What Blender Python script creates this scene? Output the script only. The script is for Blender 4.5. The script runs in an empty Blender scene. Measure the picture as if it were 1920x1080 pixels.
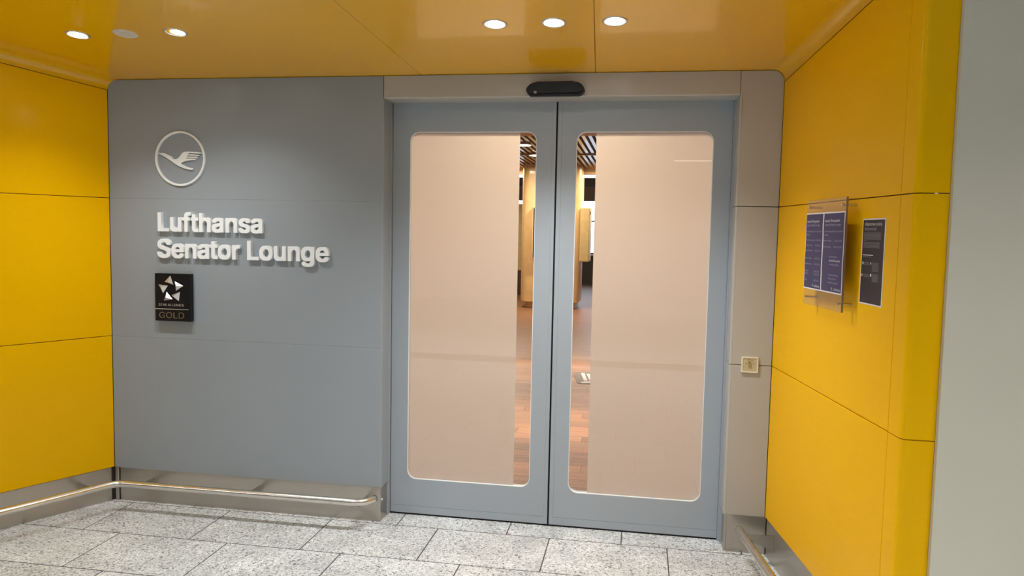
import bpy, bmesh, math, random
from mathutils import Vector, Matrix
random.seed(7)
S = bpy.context.scene
C = S.collection

def lin(r, g, b):
    f = lambda v: (v/255/12.92) if v/255 <= .04045 else ((v/255+.055)/1.055)**2.4
    return (f(r), f(g), f(b), 1)

# ------------------------------------------------------------------ camera
F_PX, YAW, PITCH, ROLL = 1425.9, .1648, -.0742, .0196
CAM = Vector((2.462, -3.863, 1.592))
fw = Vector((-math.sin(YAW)*math.cos(PITCH), math.cos(YAW)*math.cos(PITCH), math.sin(PITCH)))
rt = Vector((math.cos(YAW), math.sin(YAW), 0)); up = rt.cross(fw)
r2 = math.cos(ROLL)*rt+math.sin(ROLL)*up; u2 = -math.sin(ROLL)*rt+math.cos(ROLL)*up
cd = bpy.data.cameras.new('camera'); cam = bpy.data.objects.new('camera', cd); C.objects.link(cam)
cd.sensor_width = 36; cd.lens = F_PX/1920*36; cd.clip_end = 100
M = Matrix((r2, u2, -fw)).transposed().to_4x4(); M.translation = CAM; cam.matrix_world = M
S.camera = cam
# ------------------------------------------------------------------ world, exposure
w = bpy.data.worlds.new('world'); S.world = w; w.use_nodes = True
w.node_tree.nodes['Background'].inputs[0].default_value = (.72, .82, 1, 1)
w.node_tree.nodes['Background'].inputs[1].default_value = 4
S.view_settings.view_transform = 'Standard'; S.view_settings.look = 'None'
S.view_settings.exposure = .2; S.view_settings.gamma = 1; S.view_settings.use_curve_mapping = False

def light(kind, name, loc, energy, col=(1, 1, 1), rot=(0, 0, 0), **kw):
    l = bpy.data.lights.new(name, kind); l.energy = energy; l.color = col
    for k, v in kw.items(): setattr(l, k, v)
    o = bpy.data.objects.new(name, l); C.objects.link(o); o.location = loc; o.rotation_euler = rot
    return o
def aim(o, target):
    o.rotation_euler = (Vector(target)-o.location).to_track_quat('-Z', 'Y').to_euler()
# concourse lamps (linear ceiling lights behind and beside the viewer)
HALL = [(-2.2, -3.4), (.9, -3.4), (4.0, -3.4), (-2.2, -5.6), (.9, -5.6), (4.0, -5.6), (3.9, -11.6)]
for hx, hy in HALL:
    light('AREA', 'hall_light', (hx, hy, 3.02), 33, (1, .97, .91), shape='RECTANGLE', size=1.6, size_y=.2, spread=math.radians(125))
# unseen lounge lamps, added to brighten the frosted glass and the column
LOUNGE = [(1.0, 1.75, 2.68), (3.0, 1.75, 2.68), (.6, 3.4, 2.68), (3.2, 3.4, 2.68), (2.0, .82, 2.68), (.2, 5.9, 2.98), (2.6, 6.2, 2.98), (.0, 10.6, 2.98), (1.1, 10.9, 2.98), (1.9, 12.3, 2.98), (-.6, 12.6, 2.98)]
for k, (lx, ly, lz) in enumerate(LOUNGE):
    light('AREA', 'lounge_fill_light', (lx, ly, lz-.045), 16 if ly < 4 else (34 if ly < 8 else 56), (1, .74, .53) if ly < 8 else (1, .82, .62), shape='DISK', size=.22)

for sx, sy, sp_ in ((1.62, 2.45, 230), (2.1, 2.35, 180), (1.35, 4.75, 260), (1.95, 5.2, 240)):
    light('SPOT', 'lounge_spot', (sx, sy, 2.60), sp_, (1, .78, .55), spot_size=math.radians(34), spot_blend=.8, shadow_soft_size=.04)

# ------------------------------------------------------------------ materials
MATS = {}
def mat(name, col, rough=.5, metal=0, spec=.5, coat=0, coat_rough=.1, var=.03, vscale=6, bump=0, bscale=200, emit=None, estr=0, rvar=0):
    m = bpy.data.materials.new(name); m.use_nodes = True
    nt = m.node_tree; b = nt.nodes['Principled BSDF']
    b.inputs['Roughness'].default_value = rough; b.inputs['Metallic'].default_value = metal
    b.inputs['Specular IOR Level'].default_value = spec
    b.inputs['Coat Weight'].default_value = coat; b.inputs['Coat Roughness'].default_value = coat_rough
    g = nt.nodes.new('ShaderNodeNewGeometry')
    n = nt.nodes.new('ShaderNodeTexNoise'); n.inputs['Scale'].default_value = vscale; n.inputs['Detail'].default_value = 3
    nt.links.new(g.outputs['Position'], n.inputs['Vector'])
    r = nt.nodes.new('ShaderNodeValToRGB')
    c = col if len(col) == 4 else (*col, 1)
    r.color_ramp.elements[0].position = .3; r.color_ramp.elements[1].position = .7
    r.color_ramp.elements[0].color = tuple(v*(1-var) for v in c[:3])+(1,)
    r.color_ramp.elements[1].color = tuple(min(1, v*(1+var)) for v in c[:3])+(1,)
    nt.links.new(n.outputs['Fac'], r.inputs['Fac']); nt.links.new(r.outputs['Color'], b.inputs['Base Color'])
    if rvar:
        mr = nt.nodes.new('ShaderNodeMapRange'); mr.inputs['To Min'].default_value = rough-rvar; mr.inputs['To Max'].default_value = rough+rvar
        nt.links.new(n.outputs['Fac'], mr.inputs['Value']); nt.links.new(mr.outputs['Result'], b.inputs['Roughness'])
    if bump:
        n2 = nt.nodes.new('ShaderNodeTexNoise'); n2.inputs['Scale'].default_value = bscale
        bp = nt.nodes.new('ShaderNodeBump'); bp.inputs['Strength'].default_value = bump; bp.inputs['Distance'].default_value = .001
        nt.links.new(g.outputs['Position'], n2.inputs['Vector']); nt.links.new(n2.outputs['Fac'], bp.inputs['Height']); nt.links.new(bp.outputs['Normal'], b.inputs['Normal'])
    if emit:
        b.inputs['Emission Color'].default_value = (*emit[:3], 1); b.inputs['Emission Strength'].default_value = estr
    MATS[name] = m; return m

yellow = mat('yellow_lacquer', (.87, .48, .0), rough=.36, spec=.06, coat=.09, coat_rough=.12, var=.015, vscale=2)
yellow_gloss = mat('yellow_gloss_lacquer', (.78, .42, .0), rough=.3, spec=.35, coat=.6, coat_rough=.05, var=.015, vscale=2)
grey = mat('grey_lacquer', (.290, .328, .366), rough=.36, spec=.5, coat=.12, coat_rough=.2, var=.015, vscale=2)
grey_bounce = mat('grey_lacquer_yellow_bounce', (.44, .425, .395), rough=.34, spec=.5, coat=.2, coat_rough=.2, var=.015, vscale=2)  # the grey lacquer again, bounce light from the yellow panels put into its colour
door_grey = mat('door_grey_lacquer', (.35, .395, .45), rough=.33, spec=.5, coat=.1, coat_rough=.2, var=.012, vscale=3)
plaster = mat('grey_plaster', (.66, .64, .55), rough=.6, var=.03, vscale=1.5, bump=.15, bscale=90)
dark_gap = mat('dark_gap', (.03, .028, .026), rough=.8)
rubber = mat('black_rubber', (.006, .006, .007), rough=.7)
letter_white = mat('letter_white', (.82, .86, .89), rough=.4, var=.01)
black_gloss = mat('black_gloss', (.006, .006, .008), rough=.32, spec=.3)
silver = mat('silver', (.72, .72, .70), rough=.32, metal=.75)
bronze = mat('bronze_print', (.20, .15, .085), rough=.45, metal=.3)
sensor_black = mat('sensor_black', (.008, .010, .015), rough=.4, spec=.3)
mark_grey = mat('mark_grey', (.25, .26, .28), rough=.5)
champagne = mat('champagne_plastic', (.52, .46, .30), rough=.35)
champagne_light = mat('champagne_light', (.80, .74, .60), rough=.3, coat=.3)
brass = mat('brass', (.55, .42, .20), rough=.3, metal=.9)
brass_dark = mat('etched_brown', (.16, .11, .05), rough=.5)
paper_white = mat('paper_white', (.80, .78, .80), rough=.6, bump=.1, bscale=30)
navy = mat('navy_print', (.060, .056, .130), rough=.5, spec=.2, bump=.15, bscale=25)
charcoal = mat('charcoal_print', (.050, .040, .052), rough=.5, spec=.2, bump=.15, bscale=25)
print_white = mat('print_white', (.75, .75, .80), rough=.5)
print_pale = mat('print_pale_blue', (.36, .36, .48), rough=.5)
print_grey = mat('print_grey', (.17, .16, .18), rough=.5)
off_white = mat('unlit_lamp_white', (.62, .58, .52), rough=.5)
ring_metal = mat('lamp_ring', (.62, .58, .52), rough=.25, metal=.6)
lamp_on = mat('lamp_lens', (1, 1, 1), rough=.4, emit=(1, .98, .95), estr=60)
lamp_warm = mat('lamp_lens_warm', (1, .9, .7), rough=.4, emit=(1, .85, .62), estr=12)
tube_on = mat('tube_diffuser', (1, 1, 1), rough=.4, emit=(1, .98, .93), estr=1.8)
beige_wall = mat('beige_wall', (.66, .49, .31), rough=.6, var=.03)
oak = mat('oak_veneer', (.72, .50, .24), rough=.42, coat=.15, var=.06, vscale=9)
olive = mat('olive_veneer', (.46, .34, .15), rough=.5, var=.08, vscale=12)
dark_wood = mat('dark_wood', (.045, .024, .015), rough=.5)
brown_beam = mat('brown_beam', (.22, .12, .075), rough=.55)
slat_wood = mat('slat_wood', (.34, .24, .17), rough=.38, coat=.3, var=.08, vscale=20)
black_void = mat('ceiling_void', (.018, .012, .010), rough=.8)
screen_dark = mat('screen_dark', (.012, .010, .012), rough=.15)
sign_taupe = mat('floor_sign_taupe', (.10, .068, .058), rough=.5)
hall_white = mat('hall_ceiling', (.62, .62, .60), rough=.6)

def steel(name, axis, base=(.50, .465, .42), rough=.30):
    m = mat(name, base, rough=rough, metal=1); nt = m.node_tree; b = nt.nodes['Principled BSDF']
    g = nt.nodes.new('ShaderNodeNewGeometry'); mp = nt.nodes.new('ShaderNodeMapping')
    mp.inputs['Scale'].default_value = (6, 6, 900) if axis == 'z' else (900, 900, 6)
    n = nt.nodes.new('ShaderNodeTexNoise'); n.inputs['Scale'].default_value = 1; n.inputs['Detail'].default_value = 4
    nt.links.new(g.outputs['Position'], mp.inputs['Vector']); nt.links.new(mp.outputs['Vector'], n.inputs['Vector'])
    mr = nt.nodes.new('ShaderNodeMapRange'); mr.inputs['To Min'].default_value = rough-.08; mr.inputs['To Max'].default_value = rough+.12
    nt.links.new(n.outputs['Fac'], mr.inputs['Value']); nt.links.new(mr.outputs['Result'], b.inputs['Roughness'])
    bp = nt.nodes.new('ShaderNodeBump'); bp.inputs['Strength'].default_value = .12; bp.inputs['Distance'].default_value = .0004
    nt.links.new(n.outputs['Fac'], bp.inputs['Height']); nt.links.new(bp.outputs['Normal'], b.inputs['Normal'])
    return m
steel_plate = steel('brushed_steel_plate', 'z')
steel_tube = steel('brushed_steel_tube', 'z', (.70, .67, .62), .24)

def granite():
    m = bpy.data.materials.new('granite'); m.use_nodes = True; nt = m.node_tree; b = nt.nodes['Principled BSDF']
    g = nt.nodes.new('ShaderNodeNewGeometry'); oi = nt.nodes.new('ShaderNodeObjectInfo')
    add = nt.nodes.new('ShaderNodeVectorMath'); add.operation = 'MULTIPLY_ADD'
    nt.links.new(oi.outputs['Random'], add.inputs[0]); add.inputs[1].default_value = (17, 9, 5); nt.links.new(g.outputs['Position'], add.inputs[2])
    v = nt.nodes.new('ShaderNodeTexVoronoi'); v.inputs['Scale'].default_value = 125; nt.links.new(add.outputs[0], v.inputs['Vector'])
    hsv = nt.nodes.new('ShaderNodeSeparateColor'); nt.links.new(v.outputs['Color'], hsv.inputs[0])
    r = nt.nodes.new('ShaderNodeValToRGB'); cr = r.color_ramp; cr.interpolation = 'LINEAR'
    cr.elements[0].position = 0; cr.elements[0].color = (.10, .10, .10, 1)
    cr.elements[1].position = 1; cr.elements[1].color = (.86, .87, .86, 1)
    for p, c in ((.06, .34), (.2, .56), (.55, .70), (.85, .80)):
        e = cr.elements.new(p); e.color = (c*.93, c*.985, min(1, c*1.02), 1)
    nt.links.new(hsv.outputs[0], r.inputs['Fac'])
    n = nt.nodes.new('ShaderNodeTexNoise'); n.inputs['Scale'].default_value = 5; n.inputs['Detail'].default_value = 5
    nt.links.new(add.outputs[0], n.inputs['Vector'])
    r2_ = nt.nodes.new('ShaderNodeMapRange'); r2_.inputs['From Min'].default_value = .3; r2_.inputs['From Max'].default_value = .7
    r2_.inputs['To Min'].default_value = .84; r2_.inputs['To Max'].default_value = 1.12
    nt.links.new(n.outputs['Fac'], r2_.inputs['Value'])
    r3 = nt.nodes.new('ShaderNodeMapRange'); r3.inputs['To Min'].default_value = .95; r3.inputs['To Max'].default_value = 1.05
    nt.links.new(oi.outputs['Random'], r3.inputs['Value'])
    mu = nt.nodes.new('ShaderNodeMath'); mu.operation = 'MULTIPLY'; nt.links.new(r2_.outputs[0], mu.inputs[0]); nt.links.new(r3.outputs[0], mu.inputs[1])
    # smaller dark mica flecks
    n3 = nt.nodes.new('ShaderNodeTexNoise'); n3.inputs['Scale'].default_value = 210; n3.inputs['Detail'].default_value = 1
    nt.links.new(add.outputs[0], n3.inputs['Vector'])
    r4 = nt.nodes.new('ShaderNodeMapRange'); r4.inputs['From Min'].default_value = .34; r4.inputs['From Max'].default_value = .46
    r4.inputs['To Min'].default_value = .45; r4.inputs['To Max'].default_value = 1
    nt.links.new(n3.outputs['Fac'], r4.inputs['Value'])
    mu2 = nt.nodes.new('ShaderNodeMath'); mu2.operation = 'MULTIPLY'; nt.links.new(mu.outputs[0], mu2.inputs[0]); nt.links.new(r4.outputs[0], mu2.inputs[1])
    vm = nt.nodes.new('ShaderNodeVectorMath'); vm.operation = 'SCALE'; nt.links.new(r.outputs['Color'], vm.inputs[0]); nt.links.new(mu2.outputs[0], vm.inputs['Scale'])
    nt.links.new(vm.outputs[0], b.inputs['Base Color']); b.inputs['Roughness'].default_value = .45
    return m
granite_m = granite()

def parquet():
    m = bpy.data.materials.new('parquet'); m.use_nodes = True; nt = m.node_tree; b = nt.nodes['Principled BSDF']
    g = nt.nodes.new('ShaderNodeNewGeometry'); oi = nt.nodes.new('ShaderNodeObjectInfo')
    mp = nt.nodes.new('ShaderNodeMapping'); mp.inputs['Scale'].default_value = (2.5, 30, 1)
    nt.links.new(g.outputs['Position'], mp.inputs['Vector'])
    n = nt.nodes.new('ShaderNodeTexNoise'); n.inputs['Scale'].default_value = 1; n.inputs['Detail'].default_value = 6; nt.links.new(mp.outputs[0], n.inputs['Vector'])
    ad = nt.nodes.new('ShaderNodeMath'); ad.operation = 'MULTIPLY_ADD'; nt.links.new(oi.outputs['Random'], ad.inputs[0]); ad.inputs[1].default_value = .45
    nt.links.new(n.outputs['Fac'], ad.inputs[2])
    r = nt.nodes.new('ShaderNodeValToRGB'); r.color_ramp.elements[0].position = .3; r.color_ramp.elements[1].position = 1.0
    r.color_ramp.elements[0].color = (.11, .045, .020, 1); r.color_ramp.elements[1].color = (.36, .17, .080, 1)
    nt.links.new(ad.outputs[0], r.inputs['Fac']); nt.links.new(r.outputs[0], b.inputs['Base Color'])
    b.inputs['Roughness'].default_value = .42; b.inputs['Specular IOR Level'].default_value = .3
    return m
parquet_m = parquet()

def glassy(name, tint=(1, 1, 1), base=.05):
    m = bpy.data.materials.new(name); m.use_nodes = True; nt = m.node_tree; nt.nodes.remove(nt.nodes['Principled BSDF'])
    o = nt.nodes['Material Output']; t = nt.nodes.new('ShaderNodeBsdfTransparent'); t.inputs[0].default_value = (*tint, 1)
    gl = nt.nodes.new('ShaderNodeBsdfGlossy'); gl.inputs['Roughness'].default_value = .01
    lw = nt.nodes.new('ShaderNodeLayerWeight'); pw_ = nt.nodes.new('ShaderNodeMath'); pw_.operation = 'POWER'; pw_.inputs[1].default_value = 5
    nt.links.new(lw.outputs['Facing'], pw_.inputs[0]); fr = nt.nodes.new('ShaderNodeMath'); fr.operation = 'MULTIPLY_ADD'; fr.inputs[1].default_value = .9; fr.inputs[2].default_value = base
    nt.links.new(pw_.outputs[0], fr.inputs[0])
    mx = nt.nodes.new('ShaderNodeMixShader'); nt.links.new(fr.outputs[0], mx.inputs[0]); nt.links.new(t.outputs[0], mx.inputs[1]); nt.links.new(gl.outputs[0], mx.inputs[2])
    nt.links.new(mx.outputs[0], o.inputs['Surface']); return m
glass_m = glassy('clear_glass', (.97, .98, .975))
acrylic_m = glassy('clear_acrylic', (.93, .92, .90))
acrylic_edge = mat('acrylic_edge', (.24, .17, .12), rough=.2)
def frosted():
    m = bpy.data.materials.new('frosted_film'); m.use_nodes = True; nt = m.node_tree; nt.nodes.remove(nt.nodes['Principled BSDF'])
    o = nt.nodes['Material Output']
    t = nt.nodes.new('ShaderNodeBsdfTranslucent'); t.inputs[0].default_value = (.80, .77, .74, 1)
    d = nt.nodes.new('ShaderNodeBsdfDiffuse'); d.inputs[0].default_value = (.60, .58, .57, 1)
    mx = nt.nodes.new('ShaderNodeMixShader'); mx.inputs[0].default_value = .28
    nt.links.new(t.outputs[0], mx.inputs[1]); nt.links.new(d.outputs[0], mx.inputs[2]); nt.links.new(mx.outputs[0], o.inputs['Surface'])
    return m
frosted_m = frosted()

# ------------------------------------------------------------------ helpers
def link(name, me, m, parent=None):
    if m and not me.materials: me.materials.append(m)
    o = bpy.data.objects.new(name, me); C.objects.link(o)
    if parent: o.parent = parent
    return o
def bm_obj(name, bm, m, parent=None, smooth=False):
    bmesh.ops.recalc_face_normals(bm, faces=bm.faces)
    me = bpy.data.meshes.new(name); bm.to_mesh(me); bm.free()
    if smooth:
        for p in me.polygons: p.use_smooth = True
    return link(name, me, m, parent)
def empty(name, loc=(0, 0, 0)):
    o = bpy.data.objects.new(name, None); C.objects.link(o); o.location = loc; o.empty_display_size = .05
    return o
def tag(o, label, cat, group=None):
    o['label'] = label; o['category'] = cat
    if group: o['group'] = group
    return o
def struct(o, label=None):
    o['kind'] = 'structure'
    if label: o['label'] = label
    return o
def rel(o, parent):          # parent keeping world placement (parents are unrotated empties)
    o.parent = parent; o.location = o.location-parent.location; return o
def box(bm, x0, x1, y0, y1, z0, z1, bev=0):
    r = bmesh.ops.create_cube(bm, size=1)
    vs = r['verts']
    for v in vs: v.co = Vector(((x0+x1)/2+v.co.x*(x1-x0), (y0+y1)/2+v.co.y*(y1-y0), (z0+z1)/2+v.co.z*(z1-z0)))
    if bev: bmesh.ops.bevel(bm, geom=list({e for v in vs for e in v.link_edges}), offset=bev, segments=2, affect='EDGES', profile=.5)
def box_obj(name, m, parent, *a, bev=0):
    bm = bmesh.new(); box(bm, *a, bev=bev); o = bm_obj(name, bm, m, None)
    if parent: rel(o, parent)
    return o
class Frame:                 # a plane: origin, unit direction along, up is z, n = outward normal
    def __init__(s, o, e, n, u=(0, 0, 1)): s.o, s.e, s.n, s.u = Vector(o), Vector(e).normalized(), Vector(n).normalized(), Vector(u)
    def p(s, a, z, d=0): return s.o+s.e*a+s.u*z+s.n*d
def prism(bm, fr, poly, d0, d1, bev=0):
    a = [bm.verts.new(fr.p(x, z, d0)) for x, z in poly]; b = [bm.verts.new(fr.p(x, z, d1)) for x, z in poly]
    n = len(poly); bm.faces.new(a); f2 = bm.faces.new(b)
    for i in range(n): bm.faces.new((a[i], a[(i+1) % n], b[(i+1) % n], b[i]))
    if bev: bmesh.ops.bevel(bm, geom=list(f2.edges), offset=bev, segments=2, affect='EDGES', profile=.5)
def prism_obj(name, m, parent, fr, poly, d0, d1, bev=0):
    bm = bmesh.new(); prism(bm, fr, poly, d0, d1, bev); o = bm_obj(name, bm, m)
    if parent: rel(o, parent)
    return o
def vprism(bm, poly, z0, z1, bev=0):
    prism(bm, Frame((0, 0, 0), (1, 0, 0), (0, 0, 1), (0, 1, 0)), poly, z0, z1, bev)
def tube(bm, pts, r, n=16, cap=True):
    pts = [Vector(p) for p in pts]; rings = []
    for i, p in enumerate(pts):
        t = ((pts[min(i+1, len(pts)-1)]-p).normalized()+(p-pts[max(i-1, 0)]).normalized()).normalized()
        a = t.cross(Vector((0, 0, 1)))
        if a.length < .01: a = t.cross(Vector((1, 0, 0)))
        a.normalize(); b = t.cross(a).normalized()
        rings.append([bm.verts.new(p+a*r*math.cos(k*2*math.pi/n)+b*r*math.sin(k*2*math.pi/n)) for k in range(n)])
    for q, s in zip(rings, rings[1:]):
        for k in range(n): bm.faces.new((q[k], q[(k+1) % n], s[(k+1) % n], s[k]))
    if cap: bm.faces.new(rings[0][::-1]); bm.faces.new(rings[-1])
def rrect(x0, x1, z0, z1, r, n=8):
    pts = []
    for cx, cz, a0 in ((x1-r, z1-r, 0), (x0+r, z1-r, 90), (x0+r, z0+r, 180), (x1-r, z0+r, 270)):
        for k in range(n+1):
            a = math.radians(a0+90*k/n); pts.append((cx+r*math.cos(a), cz+r*math.sin(a)))
    return pts
def frame_hole(bm, fr, outer, inner_pts, n, d0, d1, lip=0):
    # outer rectangle with a rounded-rectangle opening (n segments per corner)
    x0, x1, z0, z1 = outer; oc = [(x1, z1), (x0, z1), (x0, z0), (x1, z0)]
    layers = []
    for d in (d0, d1):
        layers.append(([bm.verts.new(fr.p(x, z, d)) for x, z in inner_pts], [bm.verts.new(fr.p(x, z, d)) for x, z in oc]))
    for I, O in layers:
        for c in range(4):
            b0 = c*(n+1)
            for k in range(n): bm.faces.new((I[b0+k], I[b0+k+1], O[c]))
            nx = ((c+1) % 4)*(n+1); bm.faces.new((I[b0+n], I[nx], O[(c+1) % 4], O[c]))
    (I0, O0), (I1, O1) = layers; N = len(I0)
    for k in range(N): bm.faces.new((I0[k], I0[(k+1) % N], I1[(k+1) % N], I1[k]))
    for c in range(4): bm.faces.new((O0[c], O0[(c+1) % 4], O1[(c+1) % 4], O1[c]))
import os
FONT = None
try:
    FONT = bpy.data.fonts.load(os.path.join(bpy.utils.system_resource('DATAFILES'), 'fonts', 'Inter.woff2'))
except Exception:
    FONT = None
def text_bm(s, extrude=0, offset=0, space=1.0, res=4):
    # returns a bmesh with the text in its x/y plane, extruded along z
    cu = bpy.data.curves.new('text', 'FONT'); cu.body = s; cu.size = 1; cu.extrude = extrude; cu.offset = offset
    cu.space_character = space
    if FONT: cu.font = FONT
    cu.resolution_u = res
    o = bpy.data.objects.new('text', cu); C.objects.link(o)
    dg = bpy.context.evaluated_depsgraph_get(); me = bpy.data.meshes.new_from_object(o.evaluated_get(dg))
    bpy.data.objects.remove(o); bpy.data.curves.remove(cu)
    bm = bmesh.new(); bm.from_mesh(me); bpy.data.meshes.remove(me); bmesh.ops.remove_doubles(bm, verts=bm.verts, dist=1e-5)
    return bm
def text_fit(bm, fr, x0, x1, z0, cap, d, thick, capref=None):
    # scale text to width x0..x1, cap height cap, baseline z0; lies on plane frame at depth d..d+thick
    xs = [v.co.x for v in bm.verts]; a, b = min(xs), max(xs); zs = [v.co.z for v in bm.verts]
    zl, zh = min(zs), max(zs); ch = CAPH
    for v in bm.verts:
        x = x0+(v.co.x-a)/(b-a)*(x1-x0); z = z0+v.co.y/ch*cap
        dd = d+((v.co.z-zl)/(zh-zl)*thick if zh > zl else 0)
        v.co = fr.p(x, z, dd)
import numpy as np
def bold_letters(s, gx, gy, N=420, sub=3):
    """each letter of s: regular outline, thickened by gx / gy em, as [polylines] with even-odd holes (em units)"""
    cu = bpy.data.curves.new('text', 'FONT'); cu.body = s; cu.size = 1; cu.fill_mode = 'NONE'; cu.resolution_u = 6
    if FONT: cu.font = FONT
    o = bpy.data.objects.new('text', cu); C.objects.link(o)
    me = bpy.data.meshes.new_from_object(o.evaluated_get(bpy.context.evaluated_depsgraph_get()))
    bpy.data.objects.remove(o); bpy.data.curves.remove(cu)
    nx = {}
    for e in me.edges: nx.setdefault(e.vertices[0], []).append(e.vertices[1]); nx.setdefault(e.vertices[1], []).append(e.vertices[0])
    seen = set(); loops0 = []
    for v0 in range(len(me.vertices)):
        if v0 in seen or v0 not in nx: continue
        lp = [v0]; seen.add(v0); k = v0+1 if v0+1 in nx[v0] else nx[v0][0]
        while k not in seen:
            lp.append(k); seen.add(k); k = next((q for q in nx[k] if q not in seen), v0)
        loops0.append([tuple(me.vertices[q].co[:2]) for q in lp])
    bpy.data.meshes.remove(me)
    gs = []
    for l in loops0:
        x0, x1 = min(p[0] for p in l), max(p[0] for p in l)
        for q in gs:
            if min(x1, q[1])-max(x0, q[0]) > .55*min(x1-x0, q[1]-q[0]): q[0] = min(q[0], x0); q[1] = max(q[1], x1); q[2].append(l); break
        else: gs.append([x0, x1, [l]])
    out = []
    for x0, x1, g in gs:
        m = .08; ox, oy = x0-m, -.35; W = int((x1-x0+2*m)*N)//sub*sub+sub; Hh = int(1.35*N)//sub*sub
        wind = np.zeros((Hh, W), int); ref = None
        for l in sorted(g, key=lambda l: -abs(sum(l[i][0]*l[(i+1) % len(l)][1]-l[(i+1) % len(l)][0]*l[i][1] for i in range(len(l))))):
            ar_ = sum(l[i][0]*l[(i+1) % len(l)][1]-l[(i+1) % len(l)][0]*l[i][1] for i in range(len(l)))
            P_ = np.array([((p[0]-ox)*N, (p[1]-oy)*N) for p in l])
            ins = np.zeros((Hh, W), bool); xs_ = np.arange(W)+.5
            for j in range(Hh):
                yy = j+.5; a_ = P_; b_ = np.roll(P_, -1, 0); cr_ = (a_[:, 1] > yy) != (b_[:, 1] > yy)
                if not cr_.any(): continue
                xi = a_[cr_, 0]+(yy-a_[cr_, 1])/(b_[cr_, 1]-a_[cr_, 1])*(b_[cr_, 0]-a_[cr_, 0])
                ins[j] = ((xs_[:, None] < xi[None, :]).sum(1) % 2).astype(bool)
            if ref is None: ref = 1 if ar_ > 0 else -1
            wind += ins*(1 if ar_*ref > 0 else -1)
        img = wind > 0
        r_ = int(round(gx*N)); im2 = img.copy()
        for k in range(1, r_+1): im2[:, k:] |= img[:, :-k]; im2[:, :-k] |= img[:, k:]
        img = im2.copy(); r_ = int(round(gy*N))
        for k in range(1, r_+1): im2[k:] |= img[:-k]; im2[:-k] |= img[k:]
        F_ = im2.reshape(Hh//sub, sub, W//sub, sub).mean((1, 3)).astype(float)
        F_ = (F_+.35*(np.roll(F_, 1, 0)+np.roll(F_, -1, 0)+np.roll(F_, 1, 1)+np.roll(F_, -1, 1)))/2.4
        seg = {}
        hh, ww = F_.shape
        def ip(a, b, va, vb): t = (.5-va)/(vb-va); return (a[0]+(b[0]-a[0])*t, a[1]+(b[1]-a[1])*t)
        B = F_ > .5
        cells = np.argwhere((B[:-1, :-1].astype(int)+B[1:, :-1]+B[:-1, 1:]+B[1:, 1:]) % 4 != 0)
        for j, i in cells:
            c = [(i, j), (i+1, j), (i+1, j+1), (i, j+1)]; v = [F_[q[1], q[0]] for q in c]
            en, exi = [], []
            for k in range(4):
                a, b = v[k] > .5, v[(k+1) % 4] > .5
                if a != b:
                    key = tuple(sorted((c[k], c[(k+1) % 4])))
                    (exi if a else en).append((key, ip(c[k], c[(k+1) % 4], v[k], v[(k+1) % 4])))
            for (k1, p1), (k2, p2) in zip(en, exi): seg[k1] = (k2, p1)
        loops = []
        while seg:
            k0 = next(iter(seg)); k = k0; pts = []
            while k in seg:
                nk, p = seg.pop(k); pts.append(p); k = nk
            if len(pts) > 8: loops.append(pts)
        def simp(pts, eps):
            if len(pts) < 3: return pts
            a, b = np.array(pts[0]), np.array(pts[-1]); d = b-a; L = np.hypot(*d) or 1e-9
            q = np.array(pts[1:-1]); dist = np.abs(d[0]*(q[:, 1]-a[1])-d[1]*(q[:, 0]-a[0]))/L if L > 1e-6 else np.hypot(*(q-a).T)
            k = int(dist.argmax())
            if dist[k] < eps: return [pts[0], pts[-1]]
            return simp(pts[:k+2], eps)[:-1]+simp(pts[k+1:], eps)
        res = []
        for pts in loops:
            h_ = len(pts)//2; z_ = simp(pts[:h_+1], .13)[:-1]+simp(pts[h_:]+[pts[0]], .13)[:-1]
            res.append([(ox+(p[0]+.5)*sub/N, oy+(p[1]+.5)*sub/N) for p in z_])
        out.append((x0, res))
    out.sort(key=lambda q: q[0])
    return [q[1] for q in out]
def filled(loops, extrude):
    cu = bpy.data.curves.new('g', 'CURVE'); cu.dimensions = '2D'; cu.fill_mode = 'BOTH'; cu.extrude = extrude
    for l in loops:
        sp = cu.splines.new('POLY'); sp.points.add(len(l)-1); sp.use_cyclic_u = True
        for p, q in zip(sp.points, l): p.co = (q[0], q[1], 0, 1)
    o = bpy.data.objects.new('g', cu); C.objects.link(o)
    dg = bpy.context.evaluated_depsgraph_get(); me = bpy.data.meshes.new_from_object(o.evaluated_get(dg))
    bpy.data.objects.remove(o); bpy.data.curves.remove(cu); return me
_b = text_bm('H'); CAPH = max(v.co.y for v in _b.verts)-min(v.co.y for v in _b.verts); _b.free()
def islands(bm):
    seen = set(); out = []
    for v in bm.verts:
        if v in seen: continue
        st = [v]; g = set()
        while st:
            q = st.pop()
            if q in g: continue
            g.add(q); st += [e.other_vert(q) for e in q.link_edges]
        seen |= g; out.append(g)
    return out

# ------------------------------------------------------------------ dimensions
XL, XP, XR1, XR2 = -.4817, 1.1225, 2.9189, 3.1219
ZB, Z2, Z1, H, ZH = .1945, .9563, 1.7357, 2.389, 2.2704
SL = .11                      # the portal ceiling rises towards the concourse
YF = -1.31                    # front edge of the portal
AL, AR = .4694, .1368
FL = Frame((XL, 0, 0), (-math.sin(AL), -math.cos(AL), 0), (math.cos(AL), -math.sin(AL), 0))
FR = Frame((XR2, 0, 0), (math.sin(AR), -math.cos(AR), 0), (-math.cos(AR), -math.sin(AR), 0))
FB = Frame((0, 0, 0), (1, 0, 0), (0, -1, 0))
RC = .055
J = .0016                     # half joint
def ceil_z(y): return H-SL*y
TL = -YF/math.cos(AL); TR = -YF/math.cos(AR)

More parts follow.
